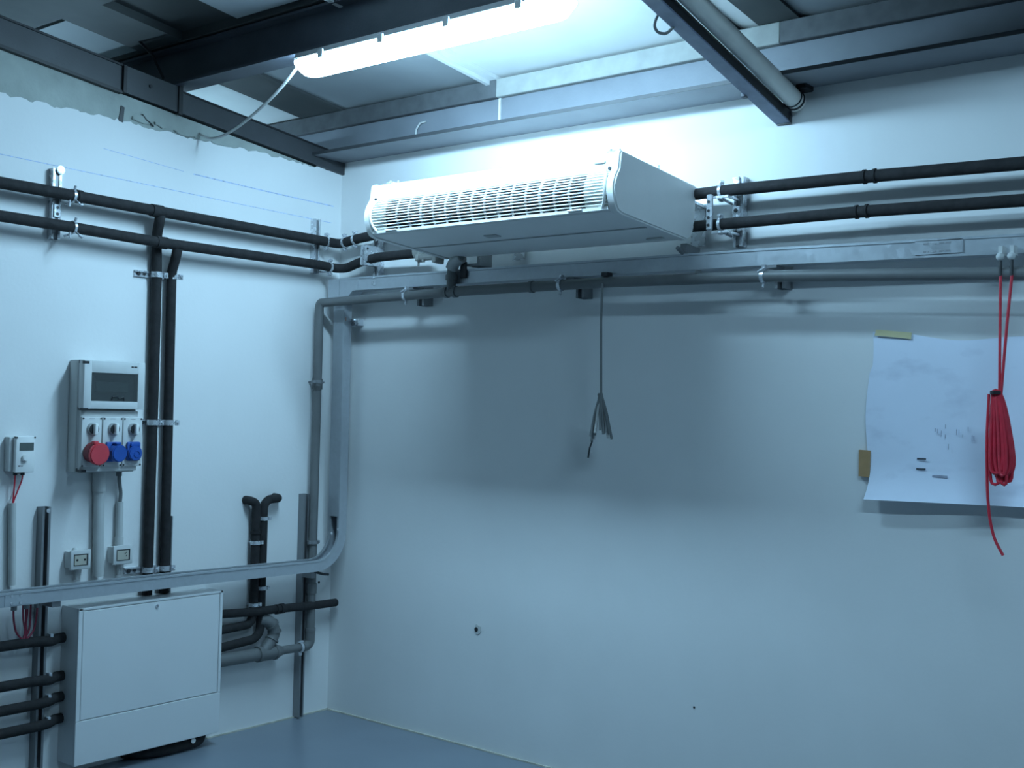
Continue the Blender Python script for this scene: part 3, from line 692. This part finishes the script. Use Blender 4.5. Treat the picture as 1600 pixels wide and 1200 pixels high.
for xx in (2.875, 2.90, 2.925, 2.945):
    for zz in (2.018, 1.992): MB().box((xx-.008, -.1345, zz-.0025), (xx+.008, -.1334, zz+.0025)).obj('joint_bolt', ZINC, t)
b = MB(); b.box((.36, -.1325, 2.0), (.385, -.1315, 2.02)); b.cyl((.372, -.1325, 2.035), (.372, -.137, 2.035), .004, seg=8); b.obj('tab', ZINC, t)
# dark foam wad and bracket between tray and unit
t = thing('support_bracket', 'dark bracket hung over the upper tray under the fan coil', 'bracket', (.92, -.13, 2.0))
b = MB(); b.box((.90, -.142, 2.005), (.935, -.133, 2.075), .003); b.obj('hanger_plate', DARK, t)
b = MB(); b.box((.93, -.13, 2.056), (1.0, -.05, 2.066)); b.box((.985, -.13, 2.066), (1.0, -.05, 2.11)); b.cyl((.995, -.135, 2.085), (.995, -.127, 2.085), .007, seg=8); b.obj('shelf_arm', STRUT, t)

# ================================================================== DISTRIBUTION BOARD
t = thing('distribution_board', 'grey distribution board with a smoked window and three sockets on the left wall', 'electrical board', (0, -1.27, 1.17))
MB().box((0, -1.395, 1.17), (.062, -1.155, 1.606), .006, 2).obj('back_box', PLAST, t)
MB().box((.0622, -1.395, 1.17), (.088, -1.152, 1.606), .004, 2).obj('front_frame', PLASTD, t)
MB().box((.088, -1.40, 1.175), (.102, -1.15, 1.412), .004, 2).obj('lower_cover', PLAST, t)
# lid with a real window opening
yl, yr, zb, zt = -1.405, -1.138, 1.418, 1.604
wy0, wy1, wz0, wz1 = -1.372, -1.170, 1.448, 1.557
b = MB(); b.box((.088, yl, zb), (.124, wy0, zt), .003, 2); b.box((.088, wy1, zb), (.124, yr, zt), .003, 2); b.box((.088, wy0-.002, zb), (.124, wy1+.002, wz0), .003, 2); b.box((.088, wy0-.002, wz1), (.124, wy1+.002, zt), .003, 2)
lid = b.obj('lid', PLAST, t)
MB().box((.089, wy0, wz0), (.094, wy1, wz1)).obj('inner_panel', PLASTD, lid)
b = MB(); b.box((.094, wy0+.03, wz0+.035), (.104, wy1-.03, wz0+.075), .002); b.obj('breaker_strip', PLAST, lid)
b = MB(); b.prism([(wy0, wz1), (wy0+.03, wz1-.025), (wy1-.03, wz1-.025), (wy1, wz1)], 'x', .094, .108); b.obj('inner_bevel', PLASTD, lid)
MB().box((.119, wy0, wz0), (.122, wy1, wz1), .001).obj('window_pane', SMOKE, lid, label='smoked see-through window')
b = MB(); b.tube([(.124, -1.285, wz0+.004), (.127, -1.283, wz0+.018), (.127, -1.262, wz0+.02), (.127, -1.255, wz0+.010), (.127, -1.235, wz0+.018), (.124, -1.23, wz0+.004)], .0022, 6)
b.obj('window_catch', DARK, lid)
b = MB()
for y_, w_ in ((-1.197, .010), (-1.187, .006), (-1.18, .008)): b.box((.1238, y_-w_/2, 1.582), (.1246, y_+w_/2, 1.588))
b.obj('printed_mark', DARK, lid)
for z in (1.598, 1.418, 1.182):
    MB().box((.075, -1.399, z-.006), (.090, -1.392, z+.006)).obj('corner_screw', DARK, t)
    (MB().box((.100, -1.406, z-.007), (.1243, -1.385, z+.003)) if z < 1.5 else MB().box((.112, -1.4062, z-.008), (.1247, -1.385, z+.002))).obj('corner_screw', DARK, t)
kinds = [(-1.359, RED, 'red'), (-1.269, BLUE, 'blue'), (-1.180, BLUE, 'blue')]
for i, (yc, m, cn) in enumerate(kinds):
    md = MB().box((.102, yc-.0425, 1.193), (.1135, yc+.0425, 1.386), .003, 2).obj('socket_module', PLAST, t)
    b = MB()
    for sy in (-.037, .037):
        for z in (1.199, 1.380): b.cyl((.1135, yc+sy, z), (.1148, yc+sy, z), .0038, seg=8)
    b.box((.1134, yc-.012, 1.3785), (.1141, yc+.010, 1.3805))
    b.obj('screw', DARK, md)
    b = MB(); b.cyl((.1135, yc+.002, 1.340), (.124, yc+.002, 1.340), .025, .022, seg=24); b.obj('knob_skirt', PLASTD, md)
    b = MB(); b.cyl((.124, yc+.002, 1.340), (.130, yc+.002, 1.340), .019, seg=20); b.obj('knob_base', DARK, md)
    b = MB(); b.box((.124, yc-.005, 1.319), (.146, yc+.008, 1.362), .003, 2); b.obj('knob_handle', WHITE, md)
    if i == 0:
        b = MB(); b.cyl((.1135, yc+.002, 1.252), (.150, yc+.004, 1.247), .040, seg=28, bev=.003); b.obj('socket_body', mat('dark_red_plastic', (.22, .02, .03), .5), md)
        b = MB(); b.cyl((.150, yc+.004, 1.247), (.168, yc+.005, 1.245), .043, seg=30, bev=.004); b.box((.145, yc-.022, 1.283), (.166, yc+.0, 1.296), .003); b.obj('socket_cap', RED, md)
    elif i == 1:
        b = MB(); b.box((.1135, yc-.032, 1.213), (.128, yc+.032, 1.290), .004, 2); b.obj('socket_body', BLUE, md)
        b = MB(); b.cyl((.128, yc+.004, 1.248), (.160, yc+.006, 1.246), .034, seg=28, bev=.004); b.box((.13, yc-.01, 1.28), (.158, yc+.012, 1.289), .002); b.obj('socket_cap', BLUE, md)
    else:
        b = MB(); b.box((.1135, yc-.030, 1.215), (.128, yc+.030, 1.290), .008, 2); b.obj('socket_body', BLUE, md)
        b = MB(); b.cyl((.128, yc, 1.245), (.140, yc, 1.245), .030, seg=26, bev=.003); b.ring((.141, yc+.004, 1.243), ex, .011, .014, .003, 18); b.box((.128, yc-.02, 1.272), (.137, yc+.02, 1.285), .002); b.obj('socket_cap', BLUE, md)

# ---- conduits and cables of the left wall
t = thing('conduit', 'thick pale conduit running down from the distribution board to the tray', 'conduit', (.03, -1.265, .70))
MB().tube([(.026, -1.268, 1.172), (.026, -1.266, 1.09)], .0245, 14).obj('top_sleeve', PVCL, t); MB().tube([(.026, -1.266, 1.09), (.026, -1.258, .756)], .0205, 14).obj('pipe_body', PVCL, t)
t = thing('conduit', 'thin pale conduit from the distribution board down to the right switch box', 'conduit', (.02, -1.17, .87))
MB().tube([(.02, -1.168, 1.045), (.02, -1.166, .90)], .014, 12).obj('pipe_body', PVCL, t)
MB().tube([(.02, -1.166, .905), (.02, -1.166, .874)], .017, 12).obj('gland', PVCL, t)
MB().tube([(.035, -1.185, 1.172), (.035, -1.183, 1.13), (.022, -1.165, 1.08), (.02, -1.168, 1.03)], .0075, 8, fillet=.02).obj('cable', GREYC, t, label='grey cable entering the conduit')
MB().tube([(.035, -1.185, 1.174), (.035, -1.185, 1.15)], .012, 10).obj('gland', GREYC, t)
t = thing('conduit', 'thin grey conduit below the thermostat going down to the tray', 'conduit', (.02, -1.61, .70))
MB().tube([(.018, -1.618, 1.062), (.018, -1.609, .756)], .0135, 12).obj('pipe_body', PVCL, t)
for y0, nm in ((-1.617, 0), (-1.588, 1)):
    MB().tube([(.03, y0, 1.178), (.03, y0, 1.15), (.022, -1.617+.004*nm, 1.075), (.018, -1.617, 1.05)], .0028, 6, fillet=.02).obj('wire', REDC, t, label='red wire')
    MB().cyl((.03, y0, 1.182), (.03, y0, 1.165), .008, seg=8).obj('gland', DARK, t)

# ---- thermostat
t = thing('thermostat', 'white wall thermostat with a small grey display', 'thermostat', (0, -1.6, 1.175))
MB().box((0, -1.647, 1.180), (.036, -1.562, 1.308), .004, 2).obj('back_box', PLAST, t)
MB().box((.036, -1.632, 1.176), (.058, -1.556, 1.312), .005, 2).obj('cover', WHITE, t)
MB().box((.058, -1.618, 1.258), (.0592, -1.563, 1.287)).obj('display', LCD, t)
MB().cyl((.058, -1.597, 1.230), (.070, -1.597, 1.230), .014, .012, seg=20, bev=.002).obj('dial', WHITE, t)
b = MB(); b.box((.0581, -1.622, 1.199), (.0586, -1.612, 1.203)); b.box((.0581, -1.610, 1.199), (.0586, -1.604, 1.202)); b.obj('printed_mark', DARK, t)
b = MB(); b.box((.044, -1.6322, 1.303), (.0585, -1.626, 1.309)); b.box((.044, -1.562, 1.303), (.0585, -1.5558, 1.309)); b.box((.03, -1.62, 1.172), (.05, -1.60, 1.178)); b.obj('screw', DARK, t)

# ---- switch boxes
for yc, zc, lb, sw in ((-1.350, .832, 'left white switch box above the lower tray, with two dark buttons', 1), (-1.165, .836, 'right white switch box above the lower tray, below the thin conduit', 0)):
    t = thing('switch_box', lb, 'switch', (0, yc, zc-.035), 'switch boxes above the lower tray')
    MB().box((0, yc-.040, zc-.032), (.040, yc+.040, zc+.032), .003, 2).obj('back_box', PLAST, t)
    MB().box((.040, yc-.0435, zc-.038), (.052, yc+.0435, zc+.038), .004, 2).obj('cover', PLAST, t)
    MB().box((.052, yc-.030, zc-.022), (.0535, yc+.030, zc+.022)).obj('recess', DARK, t)
    MB().box((.0532, yc-.029, zc-.020), (.056, yc+.022, zc+.018), .001).obj('rocker', TAN, t)
    b = MB()
    if sw:
        for s in (-.018, .014): b.cyl((.056, yc+s, zc), (.0572, yc+s, zc), .0045, seg=10)
    else:
        for s, q in ((.006, .006), (.012, .009), (.012, -.004)): b.cyl((.056, yc+s, zc+q), (.0568, yc+s, zc+q), .0025, seg=8)
    b.obj('button', DARK, t)
    MB().cyl((.02, yc-.008 if sw else yc, zc+.032), (.02, yc-.008 if sw else yc, zc+.044), .013, .008, seg=12).obj('gland', PLAST, t)
    b = MB(); b.cyl((.02, yc+.0, zc-.032), (.02, yc+.0, .752), .009, seg=10); b.obj('cable_stub', PLASTD, t)

# ---- manifold cabinet
t = thing('manifold_cabinet', 'white steel wall cabinet with a small lock below the lower tray', 'cabinet', (.06, -1.055, .055))
cy0, cy1, cz0, cz1 = -1.393, -.722, .057, .656
MB().box((.0, cy0, cz0), (.112, cy1, cz1), .003, 2).obj('body', CABW, t)
b = MB(); b.box((.112, cy0, .2262), (.121, cy0+.017, cz1), .001); b.box((.112, cy1-.014, .2262), (.121, cy1, cz1), .002); b.box((.112, cy0, cz1-.010), (.121, cy1, cz1), .002)
b.obj('door_frame', CABW, t)
d_ = MB().box((.112, cy0+.0195, .2285), (.120, cy1-.0165, cz1-.0125), .002).obj('door', CABW, t)
MB().box((.112, cy0, cz0), (.121, cy1, .2255), .002).obj('lower_panel', CABW, t)
b = MB(); b.cyl((.120, -1.047, .626), (.1235, -1.047, .626), .008, seg=14); b.obj('lock', ZINC, d_)
MB().box((.1235, -1.0478, .621), (.1242, -1.0462, .631)).obj('keyhole', DARK, d_)
# pipe stub and valve under the cabinet
t = thing('pipe_stub', 'black insulated pipe stub bending up into the underside of the cabinet', 'pipe', (.085, -.9, .005))
MB().tube([(.0, -1.10, .025), (.035, -1.085, .025), (.085, -1.0, .026), (.085, -.86, .027)], .0225, 14, fillet=.05).obj('insulation', FOAM, t)
MB().tube([(.085, -.87, .027), (.087, -.815, .028), (.088, -.795, .038), (.088, -.79, .0565)], .0215, 14, fillet=.02).obj('elbow', FOAM, t)
MB().cyl((.1095, -.845, .044), (.113, -.845, .044), .011, seg=12).obj('valve_tag', WHITE, t)

# ---- red wires under the lower tray
t = thing('wire_loops', 'thin red wire loops hanging below the lower tray left of the cabinet', 'wire', (.06, -1.6, .69))
for a, c in ((-1.622, -1.568), (-1.585, -1.53), (-1.555, -1.575)):
    MB().tube([(.06, a, .70), (.06, a, .64), (.063, a+.2*(c-a), .585), (.066, -1.585, .556), (.066, -1.57, .556), (.064, c+.2*(a-c), .585), (.062, c, .65), (.062, c, .70)], .0036, 6, fillet=.03).obj('wire', REDD, t)
for yy in (-1.622, -1.575, -1.532): MB().cyl((.062, yy, .70), (.062, yy, .67), .011, seg=10).obj('gland', STRUT, t)

# ================================================================== PLAN SHEET AND TAPES
t = MB(); nx, nz = 26, 20; g = []
for i in range(nx+1):
    row = []
    for j in range(nz+1):
        u, v = i/nx, j/nz
        x = 2.652+.85*u+.006*math.sin(v*9)*(1-u)+(-.008 if v < .8 and v > .2 else 0)*(1-u)
        z = 1.185+.565*v+.016*u*(1-v)+(-.030*math.sin(min(1, u*2.2)*math.pi*.5)*v)+.006*math.sin(u*14)*v*v
        curl = .045*max(0, 1-v*4.5)**2*max(0, 1-u*.4)+.012*max(0, (.12-u)/.12)*(1-abs(2*v-.9))*.5
        yy = -.004-curl-.003*(1+math.sin(u*11+v*5))
        row.append(t.bm.verts.new((x, yy, z)))
    g.append(row)
g2 = [[t.bm.verts.new(v.co+V((0, .0008, 0))) for v in row] for row in g]
for i in range(nx):
    for j in range(nz):
        t.bm.faces.new((g[i][j], g[i+1][j], g[i+1][j+1], g[i][j+1])); t.bm.faces.new((g2[i][j], g2[i][j+1], g2[i+1][j+1], g2[i+1][j]))
rim = [(i, 0) for i in range(nx)]+[(nx, j) for j in range(nz)]+[(i, nz) for i in range(nx, 0, -1)]+[(0, j) for j in range(nz, 0, -1)]
for (i, j), (k, l) in zip(rim, rim[1:]+rim[:1]): t.bm.faces.new((g[i][j], g2[i][j], g2[k][l], g[k][l]))
sh = tag(t.obj('plan_sheet', PAPER), 'large pale blue plan sheet taped to the back wall', 'drawing')
def flat(x0, x1, z0, z1, name, m, parent, yy=-.0115): return MB().box((x0, yy-.0008, z0), (x1, yy, z1)).obj(name, m, parent, 0)
PRN = mat('print_dark', (.06, .07, .09), .8); PRM = mat('print_mid', (.36, .38, .47), .8, var=.25, scale=40)
flat(2.815, 2.845, 1.325, 1.3305, 'printed_dash', PRN, sh); flat(2.813, 2.844, 1.292, 1.2975, 'printed_dash', PRN, sh)
flat(2.866, 2.915, 1.270, 1.277, 'printed_dash', PRM, sh)
rn = random.Random(3)
for k in range(12):
    x = 2.87+rn.uniform(0, .15); z = 1.36+rn.uniform(0, .07)
    flat(x, x+.002, z, z+rn.uniform(.008, .02), 'printed_dash', PRM, sh)
tag(MB().prism([(2.668, 1.757), (2.79, 1.744), (2.788, 1.722), (2.762, 1.726), (2.664, 1.737)], 'y', -.0128, -.0115).obj('tape_strip', TAPE), 'yellowish tape strip along the top left of the plan sheet', 'tape')
tag(MB().prism([(2.618, 1.349), (2.658, 1.348), (2.657, 1.257), (2.619, 1.260)], 'y', -.0175, -.002).obj('tape_strip', TAPEB), 'brown tape strip at the left edge of the plan sheet', 'tape')

# ================================================================== RED CABLE HANK
RY = -.175
t = thing('red_cable', 'bundled red cable hanging from the upper tray in front of the plan sheet', 'cable', (3.12, RY, 1.05))
MB().tube([(3.118, RY, 1.90), (3.119, RY, 1.75), (3.121, RY, 1.52)], .0045, 8).obj('strand', REDC, t)
MB().tube([(3.151, RY, 1.90), (3.139, RY, 1.75), (3.124, RY, 1.52)], .0045, 8).obj('strand', REDC, t)
MB().ring((3.110, RY, 1.545), ez, .0, .017, .010, 14).obj('binding', DARK, t)
b = MB(); rr = random.Random(5)
for k in range(19):
    bot = 1.285+rr.uniform(-.018, .028); wd = .006+.016*rr.random(); yo = RY+rr.uniform(-.022, .022)
    cx = 3.100+.045*rr.random()
    if k > 15: wd = .030+.004*(k-16); cx = 3.135; yo = RY-.012+.01*(k-16); bot = 1.30
    lp = []
    for j in range(22):
        a = 2*math.pi*j/22; s_, c_ = math.sin(a), math.cos(a)
        v = .5+.5*math.copysign(abs(c_)**.6, c_)
        hw = wd*abs(s_)**.6*(1-.6*v)+.001
        lp.append((3.108+(cx-3.108)*(1-v)**.6+math.copysign(hw, s_), RY+(yo-RY)*(1-v), bot+(1.552-bot)*v))
    b.tube(lp, .0050, 7, closed=True)
b.obj('loops', REDC, t)
MB().tube([(3.09, RY, 1.54), (3.085, RY, 1.40), (3.090, RY, 1.24), (3.098, RY, 1.16), (3.113, RY, 1.10), (3.139, RY, 1.055)], .0045, 8, fillet=.05).obj('tail', REDC, t)
for x, lb in ((3.117, 'left'), (3.150, 'right')):
    t = thing('cable_gland', f'{lb} of two round white glands holding the red cable under the upper tray', 'cable gland', (x, RY+.01, 1.962))
    MB().ball((x, RY-.004, 1.957), .0125, 14).obj('gland_body', PLAST, t)
    MB().cyl((x, RY, 1.955), (x, RY, 1.898), .0052, seg=8).obj('black_sleeve', DARK, t)
    MB().box((x-.006, -.178, 1.963), (x+.006, -.134, 1.990)).obj('clip_foot', PLAST, t)

# ================================================================== HANGING GREY CABLE BUNDLE
BY = -.15
t = thing('hanging_cable', 'grey cable with a frayed bundle of ends hanging from the upper tray', 'cable', (1.65, BY, 1.28))
MB().tube([(1.658, BY+.025, 1.985), (1.656, BY-.024, 1.94), (1.654, BY-.024, 1.80), (1.659, BY-.02, 1.528), (1.659, BY-.02, 1.51)], .0048, 8).obj('cable', GREYC, t)
MB().box((1.645, -.17, 1.972), (1.672, -.128, 1.990), .003).obj('clip', DARK, t)
MB().ring((1.656, BY-.02, 1.515), ez, .0, .0095, .022, 12).obj('binding', GREYC, t)
ends = [(1.618, 1.34), (1.622, 1.35), (1.630, 1.36), (1.634, 1.375), (1.640, 1.365), (1.644, 1.38), (1.650, 1.375), (1.656, 1.39), (1.662, 1.375), (1.668, 1.385), (1.676, 1.37), (1.682, 1.355), (1.690, 1.37), (1.698, 1.352)]
for k, (x, z) in enumerate(ends):
    yo = BY-.02+rr.uniform(-.025, .025)
    MB().tube([(1.656+rr.uniform(-.006, .006), BY-.02+rr.uniform(-.006, .006), 1.522), (1.656+.5*(x-1.656), (BY-.02+yo)/2, 1.46), (x, yo, z)], .0052, 7, fillet=.03).obj('wire_end', WCABLE if k % 5 == 1 else GREYC, t)
MB().tube([(1.624, BY-.02, 1.345), (1.612, BY-.02, 1.315), (1.606, BY-.02, 1.278)], .0036, 6).obj('wire_end', DARK, t, label='black wire end')
